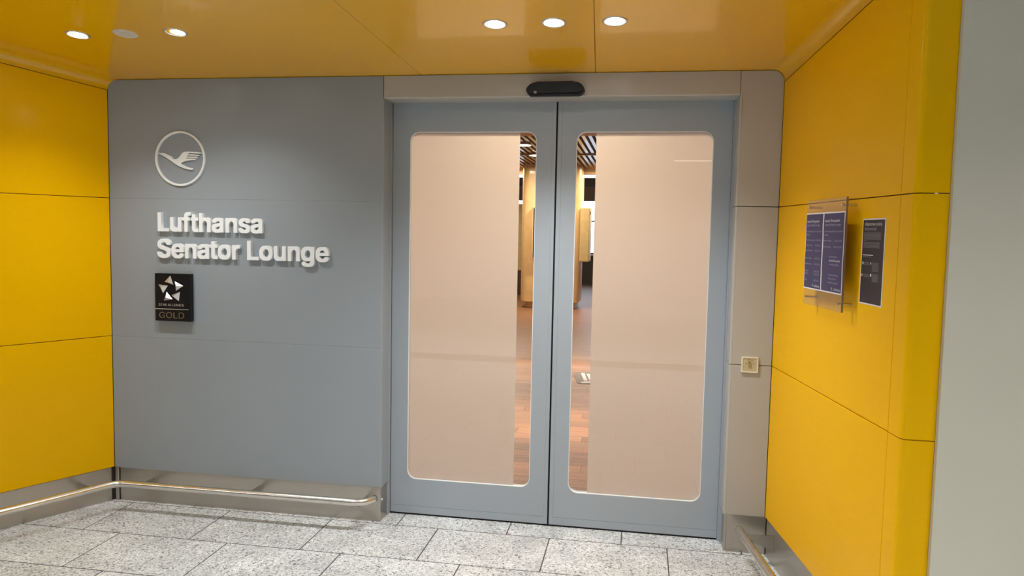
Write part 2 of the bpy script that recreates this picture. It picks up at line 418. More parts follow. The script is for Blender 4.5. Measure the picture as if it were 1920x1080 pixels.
# ------------------------------------------------------------------ floor
floor = box_obj('floor', granite_m, None, -5, 8, -13, .22, -.12, -.022); struct(floor, 'pale speckled granite tile floor')
grout = mat('grout', (.07, .07, .068), rough=.9)
box_obj('grout_bed', grout, floor, -4.4, 6.8, -5.3, .2, -.0215, -.0008)
TW, TH = .6, .4034
tiles = {}
def tile_mesh(w, d):
    k = (round(w, 4), round(d, 4))
    if k not in tiles:
        bm = bmesh.new(); box(bm, 0, w, 0, d, -.02, 0, bev=0)
        bmesh.ops.bevel(bm, geom=[e for e in bm.edges if all(v.co.z > -.001 for v in e.verts)], offset=.0012, segments=1, affect='EDGES')
        bmesh.ops.recalc_face_normals(bm, faces=bm.faces)
        me = bpy.data.meshes.new('tile'); bm.to_mesh(me); bm.free(); me.materials.append(granite_m); tiles[k] = me
    return tiles[k]
rows = [(-.0181, .2, .0162)]
offs = [.2469, .4623, .077, .3, .52, .13, .35, .56, .18, .39, .01, .25, .46]
y = -.0181
for k in range(12): rows.append((y-TH, y, offs[k])); y -= TH
for (y0, y1, off) in rows:
    far = y0 < -2.8
    x = off-.6*(4 if far else 4)
    while x < 4.4:
        o = link('tile', tile_mesh(TW-.005, y1-y0-.006), None, floor); o.location = (x+.0025, y0+.003, 0)
        x += TW

# ------------------------------------------------------------------ left wall (yellow)
def wall_panels(fr, t0, t1, m, parent, name='panel', topfn=None):
    for z0, z1 in ((ZB, Z2), (Z2, Z1), (Z1, None)):
        za = z0+J
        if z1: poly = [(t0, za), (t1, za), (t1, z1-J), (t0, z1-J)]
        else: poly = [(t0, za), (t1, za), (t1, topfn(t1)), (t0, topfn(t0))]
        prism_obj(name, m, parent, fr, poly, -.02, 0, bev=.0022)
topL = lambda t: ceil_z(-t*math.cos(AL))-RC-.002
topR = lambda t: ceil_z(-t*math.cos(AR))-RC-.002
wl = prism_obj('wall_left', dark_gap, None, FL, [(-.3, 0), (TL, 0), (TL, 2.62), (-.3, 2.62)], -.07, -.012); struct(wl, 'glossy yellow panelled side wall left of the grey lounge wall')
wall_panels(FL, .001, TL-.1-J, yellow, wl, topfn=topL)
# ------------------------------------------------------------------ right wall (yellow)
wr = prism_obj('wall_right', dark_gap, None, FR, [(-.2, 0), (1.30, 0), (1.30, 2.62), (-.2, 2.62)], -.07, -.012); struct(wr, 'glossy yellow panelled side wall right of the doors')
TJ = 1.231
wall_panels(FR, .001, TJ-J, yellow, wr, topfn=topR)
def corner_poly(fr, ta, tb, sgn, ret, r=.02, th=.02):
    # L-shaped plan: along the wall from ta to the rounded corner at tb, then return of length ret along x*sgn
    p = []
    a = fr.p(ta, 0); b = fr.p(tb, 0); d1 = (b-a).normalized(); d2 = Vector((sgn, 0, 0))
    p0, p1 = b-d1*r, b+d2*r
    out = [a, p0]
    for k in range(1, 8):
        s = k/8; out.append(p0*(1-s)**2+b*2*s*(1-s)+p1*s*s)
    out += [p1, b+d2*ret]
    inn = [b+d2*ret-d1*th, b-d1*th-fr.n*th, a-fr.n*th]
    return [(q.x, q.y) for q in out+inn]
def corner(fr, ta, tb, sgn, ret, parent, top):
    poly = corner_poly(fr, ta, tb, sgn, ret)
    for z0, z1 in ((ZB, Z2), (Z2, Z1), (Z1, top)):
        bm = bmesh.new(); vprism(bm, poly, z0+J, z1-J, bev=.0018); o = bm_obj('corner_panel', bm, yellow); rel(o, parent)
corner(FR, TJ+J, 1.325, 1, .098, wr, 2.62)
corner(FL, TL-.1+J, TL, -1, .11, wl, 2.62)
# ------------------------------------------------------------------ back wall (grey)
wb = empty('wall_back'); struct(wb, 'grey panelled wall around the sliding doors')
prism_obj('backing', dark_gap, wb, FB, [(XL-.02, 0), (XP-.02, 0), (XP-.02, H+.03), (XL-.02, H+.03)], -.14, -.013)
prism_obj('backing', dark_gap, wb, FB, [(XP-.03, ZH+.02), (XR1+.03, ZH+.02), (XR1+.03, H+.03), (XP-.03, H+.03)], -.14, -.013)
prism_obj('backing', dark_gap, wb, FB, [(XR1+.02, 0), (XR2+.02, 0), (XR2+.02, H+.03), (XR1+.02, H+.03)], -.14, -.013)
JG = .0003
XLl = XL+.002
def arc(cx, cz, r, a0, a1, n=10): return [(cx+r*math.cos(math.radians(a0+(a1-a0)*k/n)), cz+r*math.sin(math.radians(a0+(a1-a0)*k/n))) for k in range(n+1)]
prism_obj('panel', grey, wb, FB, [(XLl, ZB), (XP-.012, ZB), (XP-.012, Z2-JG), (XLl, Z2-JG)], -.02, 0, bev=.0003)
prism_obj('panel', grey, wb, FB, [(XLl, Z2+JG), (XP-.012, Z2+JG), (XP-.012, Z1-JG), (XLl, Z1-JG)], -.02, 0, bev=.0003)
prism_obj('panel', grey, wb, FB, [(XLl, Z1+JG), (XP-.012, Z1+JG), (XP-.012, ZH), (XP-.003, ZH), (XP-.003, H-.003)]+arc(XLl+RC, H-.003-RC, RC, 90, 180), -.02, 0, bev=.0004)
# rounded jamb strip with the return into the door recess
def jamb(xc, s, z0, z1):      # xc = recess face, s = +1 panel lies at larger x
    r = .010; pts = [(xc+s*.012, 0)]
    pts += [(xc+s*(r-r*math.sin(math.radians(a))), r-r*math.cos(math.radians(a))) for a in (0, 22, 45, 68, 90)]
    pts += [(xc, .146), (xc+s*.012, .146)]
    bm = bmesh.new(); vprism(bm, pts, z0, z1); o = bm_obj('jamb_return', bm, grey if s < 0 else grey_bounce); rel(o, wb)
jamb(XP, -1, ZB, ZH)
for z0, z1 in ((ZB, Z2-J), (Z2+J, Z1-J), (Z1+J, ZH)): jamb(XR1, 1, z0, z1)
prism_obj('panel', grey_bounce, wb, FB, [(XR1+.012, ZB), (XR2-.0015, ZB), (XR2-.0015, Z2-J), (XR1+.012, Z2-J)], -.02, 0, bev=.0018)
prism_obj('panel', grey_bounce, wb, FB, [(XR1+.012, Z2+J), (XR2-.0015, Z2+J), (XR2-.0015, Z1-J), (XR1+.012, Z1-J)], -.02, 0, bev=.0018)
prism_obj('panel', grey_bounce, wb, FB, [(XR1+.012, Z1+J), (XR2-.0015, Z1+J)]+arc(XR2-.0015-RC, H-.003-RC, RC, 0, 90)+[(XR1+.002, H-.003), (XR1+.002, ZH), (XR1+.012, ZH)], -.02, 0, bev=.0018)
# header above the doors
hd = empty('trim_1'); struct(hd, 'grey header casing above the sliding doors')
bm = bmesh.new(); r = .008
hp = [(0, H-.003), (0, ZH+r)]+[(r-r*math.cos(math.radians(a)), ZH+r-r*math.sin(math.radians(a))) for a in (22, 45, 68, 90)]+[(.146, ZH), (.146, ZH+.012), (.02, ZH+.012), (.02, H-.003)]
prism(bm, Frame((0, 0, 0), (0, 1, 0), (1, 0, 0)), hp, XP+.0005, XR1-.0005)
rel(bm_obj('casing', bm, grey_bounce), hd)

# ------------------------------------------------------------------ ceiling of the portal
cl = empty('ceiling'); struct(cl, 'glossy yellow panelled ceiling over the entrance')
def ceil_pt(x, y, up_=0): return Vector((x, y, ceil_z(y)+up_))
def edgeL(y): t = -y/math.cos(AL); p = FL.p(t, 0); return p.x+RC/math.cos(AL)-.0
def edgeR(y): t = -y/math.cos(AR); p = FR.p(t, 0); return p.x-RC/math.cos(AR)
s1 = lambda y: 1.321+.092*y; s2 = lambda y: 2.219-.047*y
def ceiling_panel(left, right):
    # left / right: a wall frame (the panel rolls down onto that wall in a cove) or a seam function x(y)
    bm = bmesh.new(); rings = []
    for i in range(13):
        y_ = .02+(YF-.02-.02)*i/12
        def side(q, sg):
            if callable(q): return [Vector((q(y_), y_, ceil_z(y_)))]   # flat up to the seam
            t = -y_/q.c; base = q.p(t, 0); z = ceil_z(y_); out = []
            cx = base.x+sg*RC/q.c
            for k in range(11):
                a = math.radians(90*k/10)
                out.append(Vector((cx-sg*RC/q.c*math.cos(a), y_, z-RC+RC*math.sin(a))))
            out += [Vector((cx+sg*e_, y_, z)) for e_ in (.004, .02)]
            return out
        ring = side(left, 1)+side(right, -1)[::-1]
        rings.append([bm.verts.new(v) for v in ring])
    for q, s_ in zip(rings, rings[1:]):
        for k in range(len(q)-1): bm.faces.new((q[k], q[k+1], s_[k+1], s_[k]))
    for f in bm.faces: f.smooth = True
    o = bm_obj('panel', bm, yellow_gloss, None, smooth=True); rel(o, cl)
    if o.data.polygons[len(o.data.polygons)//2].normal.z > 0: o.data.flip_normals()
FL.c, FR.c = math.cos(AL), math.cos(AR)
ceiling_panel(FL, lambda y: s1(y)-.0008)
ceiling_panel(lambda y: s1(y)+.0008, lambda y: s2(y)-.0014)
ceiling_panel(lambda y: s2(y)+.0014, FR)
bm = bmesh.new()
p = [(XL-.9, .12), (XR2+.35, .12), (XR2+.35, YF), (XL-.9, YF)]
lo = [bm.verts.new((x, y, ceil_z(y)+.022)) for x, y in p]; hi = [bm.verts.new((x, y, ceil_z(y)+.05)) for x, y in p]
bm.faces.new(lo); bm.faces.new(hi)
for i in range(4): bm.faces.new((lo[i], lo[(i+1) % 4], hi[(i+1) % 4], hi[i]))
rel(bm_obj('backing', bm, dark_gap), cl)
# front fascia of the portal
xl_f = FL.p(TL, 0).x-.11; xr_f = FR.p(1.325, 0).x+.098
box_obj('fascia', yellow, cl, xl_f, xr_f, YF-.018, YF+.002, ceil_z(YF)+.003, 2.62)
# concourse walls either side and above the portal
wf = empty('wall_front'); struct(wf, 'pale grey plaster wall of the concourse beside the yellow portal')
YW = -1.335
box_obj('wall_plaster', plaster, wf, xr_f+.001, 8, YW, YW+.12, -.05, 3.25)
box_obj('wall_plaster', plaster, wf, -5, xl_f-.001, YW+.03, YW+.15, -.05, 3.25)
box_obj('wall_plaster', plaster, wf, xl_f-.001, xr_f+.001, YW+.03, YW+.15, 2.62, 3.25)
hc = box_obj('ceiling_2', hall_white, None, -5, 8, -13, YW+.1, 3.2, 3.3); struct(hc, 'concourse ceiling')
for nm, a in (('wall_hall_left', (-5.1, -5, -13, -1.2, -.1, 3.3)), ('wall_hall_right', (8, 8.1, -13, -1.2, -.1, 3.3)), ('wall_hall_rear', (-5, 8, -13.1, -13, -.1, 3.3))):
    struct(box_obj(nm, plaster, None, *a))
for hx, hy in HALL:
    t = empty('linear_ceiling_light', (hx, hy, 3.2)); tag(t, 'long white linear light on the concourse ceiling behind the viewer', 'light', 'concourse ceiling lights')
    bm = bmesh.new(); box(bm, -.82, .82, -.12, .12, -.12, 0, bev=.01); bm_obj('housing', bm, hall_white, t)
    bm = bmesh.new(); box(bm, -.8, .8, -.1, .1, -.13, -.12); bm_obj('diffuser', bm, tube_on, t)

# ------------------------------------------------------------------ steel plinths (baseboards)
PY = .008
bb = empty('baseboard_back'); struct(bb, 'brushed steel kick plate under the grey wall')
box_obj('kick_plate', steel_plate, bb, XL+.03, 1.116, PY, PY+.012, 0, ZB-.001, bev=.0008)
box_obj('kick_plate', steel_plate, bb, 1.104, 1.1165, PY+.012, .12, 0, ZB-.001, bev=.0008)
box_obj('kick_plate', steel_plate, bb, 2.9385, XR2+.007, PY, PY+.012, 0, ZB-.001, bev=.0008)
box_obj('kick_plate', steel_plate, bb, 2.926, 2.9385, PY+.006, .12, 0, ZB-.001, bev=.0008)
bm = bmesh.new(); bmesh.ops.create_uvsphere(bm, u_segments=12, v_segments=8, radius=.007, matrix=Matrix.Translation((1.1175, .028, .118))@Matrix.Scale(.5, 4, (1, 0, 0)))
rel(bm_obj('screw', bm, letter_white, None, True), bb)
bl = prism_obj('baseboard_left', steel_plate, None, FL, [(.015, 0), (TL, 0), (TL, ZB-.001), (.015, ZB-.001)], -.02, -.008, bev=.0008); struct(bl, 'brushed steel kick plate under the left yellow wall')
box_obj('corner_post', steel_plate, bl, XL+.002, XL+.026, -.002, .02, 0, ZB-.001, bev=.004)
br_ = prism_obj('baseboard_right', steel_plate, None, FR, [(.006, 0), (1.3, 0), (1.3, ZB-.001), (.006, ZB-.001)], -.02, -.008, bev=.0008); struct(br_, 'brushed steel kick plate under the right yellow wall')

# ------------------------------------------------------------------ sliding doors
YD = .1447; YT = .045
FD = Frame((0, YD, 0), (1, 0, 0), (0, -1, 0))
def make_door(name, x0, x1, op, film, meet, label):
    d = empty(name, ((x0+x1)/2, YD, 0)); struct(d, label)
    z0, z1 = .010, 2.31; gx0, gx1, gz0, gz1 = op
    inner = rrect(gx0, gx1, gz0, gz1, .052, 10)
    bm = bmesh.new(); frame_hole(bm, FD, (x0, x1, .052, z1), inner, 10, -YT, 0); rel(bm_obj('frame', bm, door_grey), d)
    # bottom rail, a hair behind the face so that the seam catches light
    box_obj('bottom_rail', door_grey, d, x0, x1, YD-.0015, YD+YT, z0, .0505, bev=.0008)
    # edge profile at the meeting stile
    ex = (x1-.020, x1) if meet > 0 else (x0, x0+.022)
    box_obj('edge_profile', door_grey, d, ex[0], ex[1], YD-.0025, YD+YT, z0, z1, bev=.0012)
    sx = (x1, x1+.004) if meet > 0 else (x0-.004, x0)
    box_obj('rubber_seal', rubber, d, sx[0], sx[1], YD+.008, YD+YT-.004, z0, z1)
    # glazing bead
    i2 = rrect(gx0+.003, gx1-.003, gz0+.003, gz1-.003, .049, 10)
    bm = bmesh.new(); A = [[bm.verts.new(FD.p(x, z, dd)) for x, z in pts] for pts, dd in ((inner, .0008), (i2, .0008), (i2, -.012), (inner, -.012))]
    N = len(inner)
    for q in range(3):
        for k in range(N): bm.faces.new((A[q][k], A[q][(k+1) % N], A[q+1][(k+1) % N], A[q+1][k]))
    rel(bm_obj('glazing_bead', bm, letter_white), d)
    g = box_obj('glass_pane', glass_m, d, gx0-.01, gx1+.01, YD+.012, YD+.018, gz0-.01, gz1+.01)
    me = bpy.data.meshes.new('frosted_film'); fx0, fx1 = film
    me.from_pydata([(fx0, YD+.0215, gz0-.01), (fx1, YD+.0215, gz0-.01), (fx1, YD+.0215, gz1+.01), (fx0, YD+.0215, gz1+.01)], [], [(0, 1, 2, 3)])
    rel(link('frosted_film', me, frosted_m), d)
    return d
make_door('door_1', 1.1272, 2.0135, (1.2225, 1.9125, .2045, 2.1175), (1.2125, 1.8205), 1, 'left grey sliding door leaf with frosted glass')
make_door('door_2', 2.0225, 2.9073, (2.1220, 2.8170, .194, 2.1165), (2.2235, 2.827), -1, 'right grey sliding door leaf with frosted glass')
box_obj('threshold', rubber, wb, XP, XR1, YD+.004, YD+YT, -.0028, .004)
box_obj('jamb_profile', door_grey, wb, XP-.02, XP+.0008, .112, .19, 0, ZH)
box_obj('jamb_profile', door_grey, wb, XR1-.0008, XR1+.02, .112, .16, 0, ZH)
box_obj('jamb_profile', door_grey, wb, 2.9082, XR1+.004, YD-.018, YD+.05, 0, ZH)

# door sensor
sn = empty('door_sensor', (2.023, 0, 2.3)); tag(sn, 'black pill-shaped motion sensor on the grey header above the doors', 'sensor')
sp = [(1.876, 2.299), (1.880, 2.312), (1.892, 2.326), (1.910, 2.3355), (1.932, 2.339), (2.112, 2.340), (2.138, 2.336), (2.156, 2.325), (2.167, 2.309), (2.170, 2.297), (2.166, 2.286), (2.158, 2.277), (2.144, 2.2715), (1.903, 2.2700), (1.895, 2.272), (1.884, 2.282)]
bm = bmesh.new(); prism(bm, FB, sp, 0, .045)
bmesh.ops.bevel(bm, geom=[e for e in bm.edges if all(abs(v.co.y+.045) < 1e-4 for v in e.verts)], offset=.012, segments=4, affect='EDGES')
rel(bm_obj('housing', bm, sensor_black), sn)
bm = bmesh.new(); prism(bm, FB, [(x*.9+.2023, z*.3+2.298*.7-.006) for x, z in sp], .044, .0475, bev=.001); rel(bm_obj('lens_window', bm, sensor_black), sn)
bm = bmesh.new(); prism(bm, FB, rrect(1.918, 1.932, 2.279, 2.293, .003, 3), .0455, .0478); rel(bm_obj('maker_mark', bm, mark_grey), sn)

# ------------------------------------------------------------------ lounge name lettering
ls = empty('wall_lettering', (.32, 0, 1.53)); tag(ls, 'raised white two-line lounge name in bold letters on grey wall', 'lettering')
GX, GY = .023, .018
for s, x0, x1, z0, cap in (('Lufthansa', -.173, .449, 1.5555, .1035), ('Senator Lounge', -.178, .828, 1.4095, .1035)):
    G = bold_letters(s, GX, GY)
    xa = min(p[0] for g in G for l in g for p in l); xb = max(p[0] for g in G for l in g for p in l); ch = CAPH+2*GY
    for g in G:
        me = filled(g, .5); me.name = 'letter'
        for v in me.vertices:
            v.co = FB.p(x0+(v.co.x-xa)/(xb-xa)*(x1-x0), z0+(v.co.y+GY)/ch*cap, .0105+v.co.z*.021)-ls.location
        me.flip_normals() if False else None
        link('letter', me, letter_white, ls)

# crane emblem in a ring
FU = lambda x, y: (-.035+(x-545)/790*.299, 1.955-(y-548)/855*.298)   # emblem drawing units to wall metres
em = empty('bird_emblem', (-.04, 0, 1.955)); tag(em, 'white ring with a stylised flying bird above the lettering', 'emblem')
bm = bmesh.new(); rr = []
for k in range(72):
    a = 2*math.pi*k/72; ring = []
    for rad, d in ((.1500, 0), (.1500, .010), (.1475, .013), (.1405, .013), (.138, .010), (.138, 0)):
        ring.append(bm.verts.new(FB.p(-.040+rad*math.cos(a), 1.955+rad*math.sin(a), d)))
    rr.append(ring)
for k in range(72):
    q, s = rr[k], rr[(k+1) % 72]
    for i in range(6): bm.faces.new((q[i], q[(i+1) % 6], s[(i+1) % 6], s[i]))
rel(bm_obj('ring', bm, letter_white), em)
def loc2(x, y):               # photograph crop coordinates of the bird, rectified on the wall
    return (-.192+(x-148)/(938-148)*.304, 2.105-(y-112)/(975-112)*.298+(x-148)/790*.0075-.004)
body = [(206, 440), (232, 450), (262, 462), (300, 478), (345, 500), (400, 530), (450, 552), (485, 556), (520, 540), (548, 512), (568, 478), (590, 452), (620, 440), (680, 438), (780, 446), (862, 455), (878, 464), (868, 476), (790, 472), (690, 464), (672, 470), (676, 482),
        (760, 486), (830, 492), (850, 500), (838, 514), (770, 508), (668, 500), (652, 506), (656, 516), (740, 518), (805, 522), (822, 532), (808, 546), (740, 540), (650, 533), (640, 540), (642, 548), (700, 546), (775, 552), (792, 562), (780, 574), (720, 572), (660, 576), (610, 590), (572, 608), (556, 616),
        (580, 640), (630, 670), (690, 692), (738, 700), (746, 712), (734, 726), (690, 722), (620, 704), (540, 670), (470, 628), (400, 574), (330, 524), (270, 488), (225, 462)]
bm = bmesh.new(); prism(bm, FB, [loc2(*q) for q in body], 0, .012, bev=.0008); rel(bm_obj('bird', bm, letter_white), em)
bm = bmesh.new(); prism(bm, FB, [loc2(*q) for q in [(262, 448), (290, 450), (340, 474), (400, 504), (442, 528), (440, 537), (425, 536), (380, 516), (330, 490), (290, 470), (262, 460)]], 0, .012, bev=.0006)
rel(bm_obj('neck_line', bm, letter_white), em)

# alliance plaque
pq = empty('wall_plaque', (-.08, 0, 1.19)); tag(pq, 'black rectangular plaque with five silver pyramids and the word gold', 'plaque')
bm = bmesh.new(); prism(bm, FB, [(-.186, 1.0585), (.026, 1.0585), (.026, 1.3225), (-.186, 1.3225)], 0, .034, bev=.0012); rel(bm_obj('board', bm, black_gloss), pq)
def pc(x, y):                 # crop coordinates to wall metres (front of plaque)
    u = (x-105)/(690-105); v = (y-118-(x-105)*.018)/(918-118); return (-.186+u*.212, 1.3225-v*.264)
for t3, ap in (([(365, 155), (415, 308), (265, 264)], (352, 262)), ([(437, 248), (580, 325), (458, 410)], (487, 325)), ([(524, 426), (503, 582), (383, 482)], (432, 500)), ([(300, 428), (400, 553), (252, 578)], (312, 520)), ([(165, 306), (322, 325), (240, 454)], (236, 350))):
    bm = bmesh.new(); vs = [bm.verts.new(FB.p(*pc(*q), .034)) for q in t3]; a = bm.verts.new(FB.p(*pc(*ap), .050))
    bm.faces.new(vs)
    for i in range(3): bm.faces.new((vs[i], vs[(i+1) % 3], a))
    rel(bm_obj('pyramid', bm, silver), pq)
for s, m, x0, x1, z0, cap, off in (('STAR ALLIANCE', silver, pc(165, 0)[0], pc(588, 0)[0], pc(380, 668)[1], .0125, 0), ('GOLD', bronze, pc(172, 0)[0], pc(590, 0)[0], pc(380, 873)[1], .033, 0)):
    bm = text_bm(s, extrude=.01, offset=off); text_fit(bm, FB, x0, x1, z0, cap, .0338, .0012); rel(bm_obj('lettering', bm, m), pq)
bm = bmesh.new(); prism(bm, FB, [pc(108, 722), pc(662, 722+8), pc(662, 712+8), pc(108, 710)], .0338, .0352); rel(bm_obj('divider_line', bm, silver), pq)

# ------------------------------------------------------------------ key switch
ks = empty('key_switch', (3.016, 0, .96)); tag(ks, 'square beige key switch on the narrow grey panel right of the doors', 'switch')
bm = bmesh.new(); frame_hole(bm, FB, (2.976, 3.056, .921, .999), rrect(2.9825, 3.0495, .9275, .9925, .002, 3), 3, 0, .011)
bmesh.ops.bevel(bm, geom=[e for e in bm.edges if len(e.link_faces) == 2 and e.calc_face_angle(0) > 1 and all(v.co.y < -.0105 for v in e.verts)], offset=.0018, segments=2, affect='EDGES')
rel(bm_obj('frame', bm, champagne_light), ks)
bm = bmesh.new(); prism(bm, FB, [(2.9822, .9272), (3.0498, .9272), (3.0498, .9928), (2.9822, .9928)], 0, .0085); rel(bm_obj('face_plate', bm, champagne), ks)
bm = bmesh.new(); prism(bm, FB, arc(3.014, .971, .0078, 0, 180, 10)+[(3.0085, .952), (3.0095, .948), (3.0185, .948), (3.0195, .952)][::1], .0085, .013, bev=.0015); rel(bm_obj('lock_cylinder', bm, brass), ks)
bm = bmesh.new(); prism(bm, FB, arc(3.014, .9715, .005, 0, 360, 12)[:-1], .0128, .0150); rel(bm_obj('keyhole_boss', bm, brass), ks)
bm = bmesh.new(); prism(bm, FB, [(3.0130, .964), (3.0150, .964), (3.0150, .975), (3.0130, .975)], .0148, .0153)
ar = arc(3.014, .962, .0235, 60, 122, 8); ai = arc(3.014, .962, .0222, 60, 122, 8); prism(bm, FB, ar+ai[::-1], .0084, .0089)
prism(bm, FB, [(3.0275, .9835), (3.0315, .9790), (3.0255, .9795)], .0084, .0089)
for cx in (2.998, 3.034): prism(bm, FB, [(cx-.0035, .965), (cx, .9685), (cx+.0035, .965), (cx, .9625)], .0084, .0089)
rel(bm_obj('etched_marks', bm, brass_dark), ks)

# ------------------------------------------------------------------ bumper rails
def fin(name, a, b, parent, fin_out, z0=.105, z1=.150, th=.004):
    # flat bracket plate, perpendicular to the wall, from wall point a to rail point b
    a, b = Vector(a), Vector(b); d = (b-a).normalized(); s = Vector((-d.y, d.x, 0))*th/2
    bm = bmesh.new(); pr = [(a, z0), (b, z1-.02), (b, z1), (a, z1)]
    lo = [bm.verts.new(Vector((q.x, q.y, z))+s) for q, z in pr]; hi = [bm.verts.new(Vector((q.x, q.y, z))-s) for q, z in pr]
    bm.faces.new(lo); bm.faces.new(hi)
    for i in range(4): bm.faces.new((lo[i], lo[(i+1) % 4], hi[(i+1) % 4], hi[i]))
    rel(bm_obj(name, bm, steel_plate), parent)
RZ, RR, RO = .16, .019, .158
rl = empty('bumper_rail', (0, -.1, .16)); tag(rl, 'long tubular steel bumper rail running round the left corner above the floor', 'rail')
ROL = .19
# corner of the two rail lines
def int_corner():
    # left rail line: FL.p(t,0,ROL); front rail line y=-RO
    t = (RO+ROL*FL.n.y)/math.cos(AL); p = FL.p(t, 0, ROL); return p
pcn = int_corner()
dl = FL.e
pts = []
for k in range(7): pts.append(FL.p((TL-.15)+(((pcn-FL.o).dot(FL.e)+.06)-(TL-.15))*k/6, 0, ROL))
pa, pb = pcn+dl*.06, pcn+Vector((.06, 0, 0))
for k in range(1, 7):
    s = k/7; pts.append(pa*(1-s)**2+pcn*2*s*(1-s)+pb*s*s)
pts.append(pb)
xe = 1.015; rb = .10
for k in range(1, 7): pts.append(Vector((pb.x+(xe-pb.x)*k/6, pcn.y, 0)))
for k in range(1, 9):
    a = math.radians(80*k/8); pts.append(Vector((xe+rb*1.0*math.sin(a), pcn.y+rb*(1-math.cos(a)), 0)))
pts = [Vector((q.x, q.y, RZ)) for q in pts]
bm = bmesh.new(); tube(bm, pts, RR, 18); rel(bm_obj('tube', bm, steel_tube, None, True), rl)
for fx in (-.235, .409, 1.045): fin('bracket', (fx, PY, 0), (fx, pcn.y+.012, 0), rl, 1)
for t in (.19, 1.0): a = FL.p(t, 0, -.01); b = FL.p(t, 0, ROL-.012); fin('bracket', a, b, rl, 1)
rr_ = empty('bumper_rail', (3.05, -.5, .16)); tag(rr_, 'straight tubular steel bumper rail at the foot of the right yellow wall', 'rail')
ROR = .150
bm = bmesh.new(); tube(bm, [FR.p(t, RZ, ROR) for t in (.085, .09, .2, .6, 1.2)], RR, 18); rel(bm_obj('tube', bm, steel_tube, None, True), rr_)
for t in (.12, 1.0): fin('bracket', FR.p(t, 0, -.008), FR.p(t, 0, ROR-.012), rr_, 1, z0=.075)

# ------------------------------------------------------------------ posters on the right wall
# right wall frame: a = distance along the wall towards the viewer, seen from the room it runs left to right
def text_part(parent, m, items, fr, name='lettering'):
    big = bmesh.new()
    for s, x0, x1, z0, cap, d, off in items:
        b = text_bm(s, 0, off, res=2); text_fit(b, fr, x0, x1, z0, cap, d, 0)
        me = bpy.data.meshes.new('t'); b.to_mesh(me); b.free(); big.from_mesh(me); bpy.data.meshes.remove(me)
    o = rel(bm_obj(name, big, m), parent); o['kind'] = 'stuff'; return o
def bars_part(parent, m, items, fr, d, name='print_lines'):
    big = bmesh.new()
    for x0, x1, z, h in items:
        vs = [big.verts.new(fr.p(a, b, d)) for a, b in ((x0, z), (x1, z), (x1, z+h), (x0, z+h))]; big.faces.new(vs)
    o = rel(bm_obj(name, big, m), parent); o['kind'] = 'stuff'; return o
D0 = .05                      # acrylic stands off the wall
ta = lambda y: -y/math.cos(AR)
nb = empty('notice_board', tuple(FR.p(.7, 1.53, 0))); tag(nb, 'clear acrylic board on metal standoffs holding two navy notices', 'notice board')
ax0, ax1, az0, az1 = .528, .922, 1.318, 1.742
bm = bmesh.new(); prism(bm, FR, [(ax0, az0), (ax1, az0), (ax1, az1), (ax0, az1)], D0-.007, D0-.001); rel(bm_obj('acrylic_sheet', bm, acrylic_m), nb)
bm = bmesh.new(); prism(bm, FR, [(ax1, az0), (ax1+.001, az0), (ax1+.001, az1), (ax1, az1)], D0-.008, D0-.0005); rel(bm_obj('sheet_edge', bm, acrylic_edge), nb)
for a in (ax0+.03, ax1-.03):
    for z in (az0+.028, az1-.028):
        bm = bmesh.new(); tube(bm, [FR.p(a, z, 0), FR.p(a, z, D0+.004)], .0055, 12); rel(bm_obj('standoff', bm, steel_tube, None), nb)
def notice(x0, x1, z0, z1, label):
    pz = empty('notice', tuple(FR.p((x0+x1)/2, (z0+z1)/2, D0))); tag(pz, label, 'notice')
    def sheet(a0, a1, b0, b1, d, m, nm):       # slightly wavy laminated paper
        bm = bmesh.new(); N = 14; vs = []
        for i in range(N+1):
            z = b0+(b1-b0)*i/N; wv = .0012*math.sin((z-1.3)*42)
            vs.append([bm.verts.new(FR.p(a, z, d+max(0, wv))) for a in (a0, (a0+a1)/2, a1)])
        for q, s in zip(vs, vs[1:]):
            for k in range(2): bm.faces.new((q[k], q[k+1], s[k+1], s[k]))
        return rel(bm_obj(nm, bm, m, None, True), pz)
    sheet(x0, x1, z0, z1, D0, paper_white, 'paper'); sheet(x0+.005, x1-.005, z0+.005, z1-.005, D0+.0008, navy, 'printed_field')
    return pz
D = D0+.0032
nx0, nxm, nx1 = .527, .716, .921
n1 = notice(nx0, nxm, 1.382, 1.690, 'navy notice with white border, left sheet on the acrylic board, without code squares')
n2 = notice(nxm+.001, nx1, 1.382, 1.690, 'navy notice with white border, right sheet on the acrylic board')
for n_, x0, wd in ((n1, nx0, nxm-nx0), (n2, nxm+.001, nx1-nxm)):
    X = lambda f: x0+wd*f
    text_part(n_, print_white, [('Aktuelle Öffnungszeiten', X(.10), X(.80), 1.652, .0088, D, 0)], FR)
    text_part(n_, print_pale, [('unserer Lufthansa Lounges', X(.10), X(.84), 1.637, .0085, D, 0),
                               ('Current opening times of our Lufthansa', X(.10), X(.94), 1.613, .0062, D, 0), ('Lounges', X(.10), X(.28), 1.600, .0062, D, 0)], FR, 'small_lettering')
    text_part(n_, print_white, [('Lufthansa', X(.66), X(.95), 1.394, .0088, D, 0)], FR, 'airline_lettering')
    bm = bmesh.new(); c = FR.p(X(.57), 1.399, D)
    o_ = [bm.verts.new(FR.p(X(.57)+.0055*math.cos(k*math.pi/8), 1.399+.0055*math.sin(k*math.pi/8), D)) for k in range(16)]
    i_ = [bm.verts.new(FR.p(X(.57)+.0047*math.cos(k*math.pi/8), 1.399+.0047*math.sin(k*math.pi/8), D)) for k in range(16)]
    for k in range(16): bm.faces.new((o_[k], o_[(k+1) % 16], i_[(k+1) % 16], i_[k]))
    bm.faces.new([bm.verts.new(FR.p(X(.57)+a, 1.399+b, D)) for a, b in ((-.004, .001), (.0035, .001), (.0035, .0025), (.001, -.002))])
    rel(bm_obj('round_mark', bm, print_white), n_)
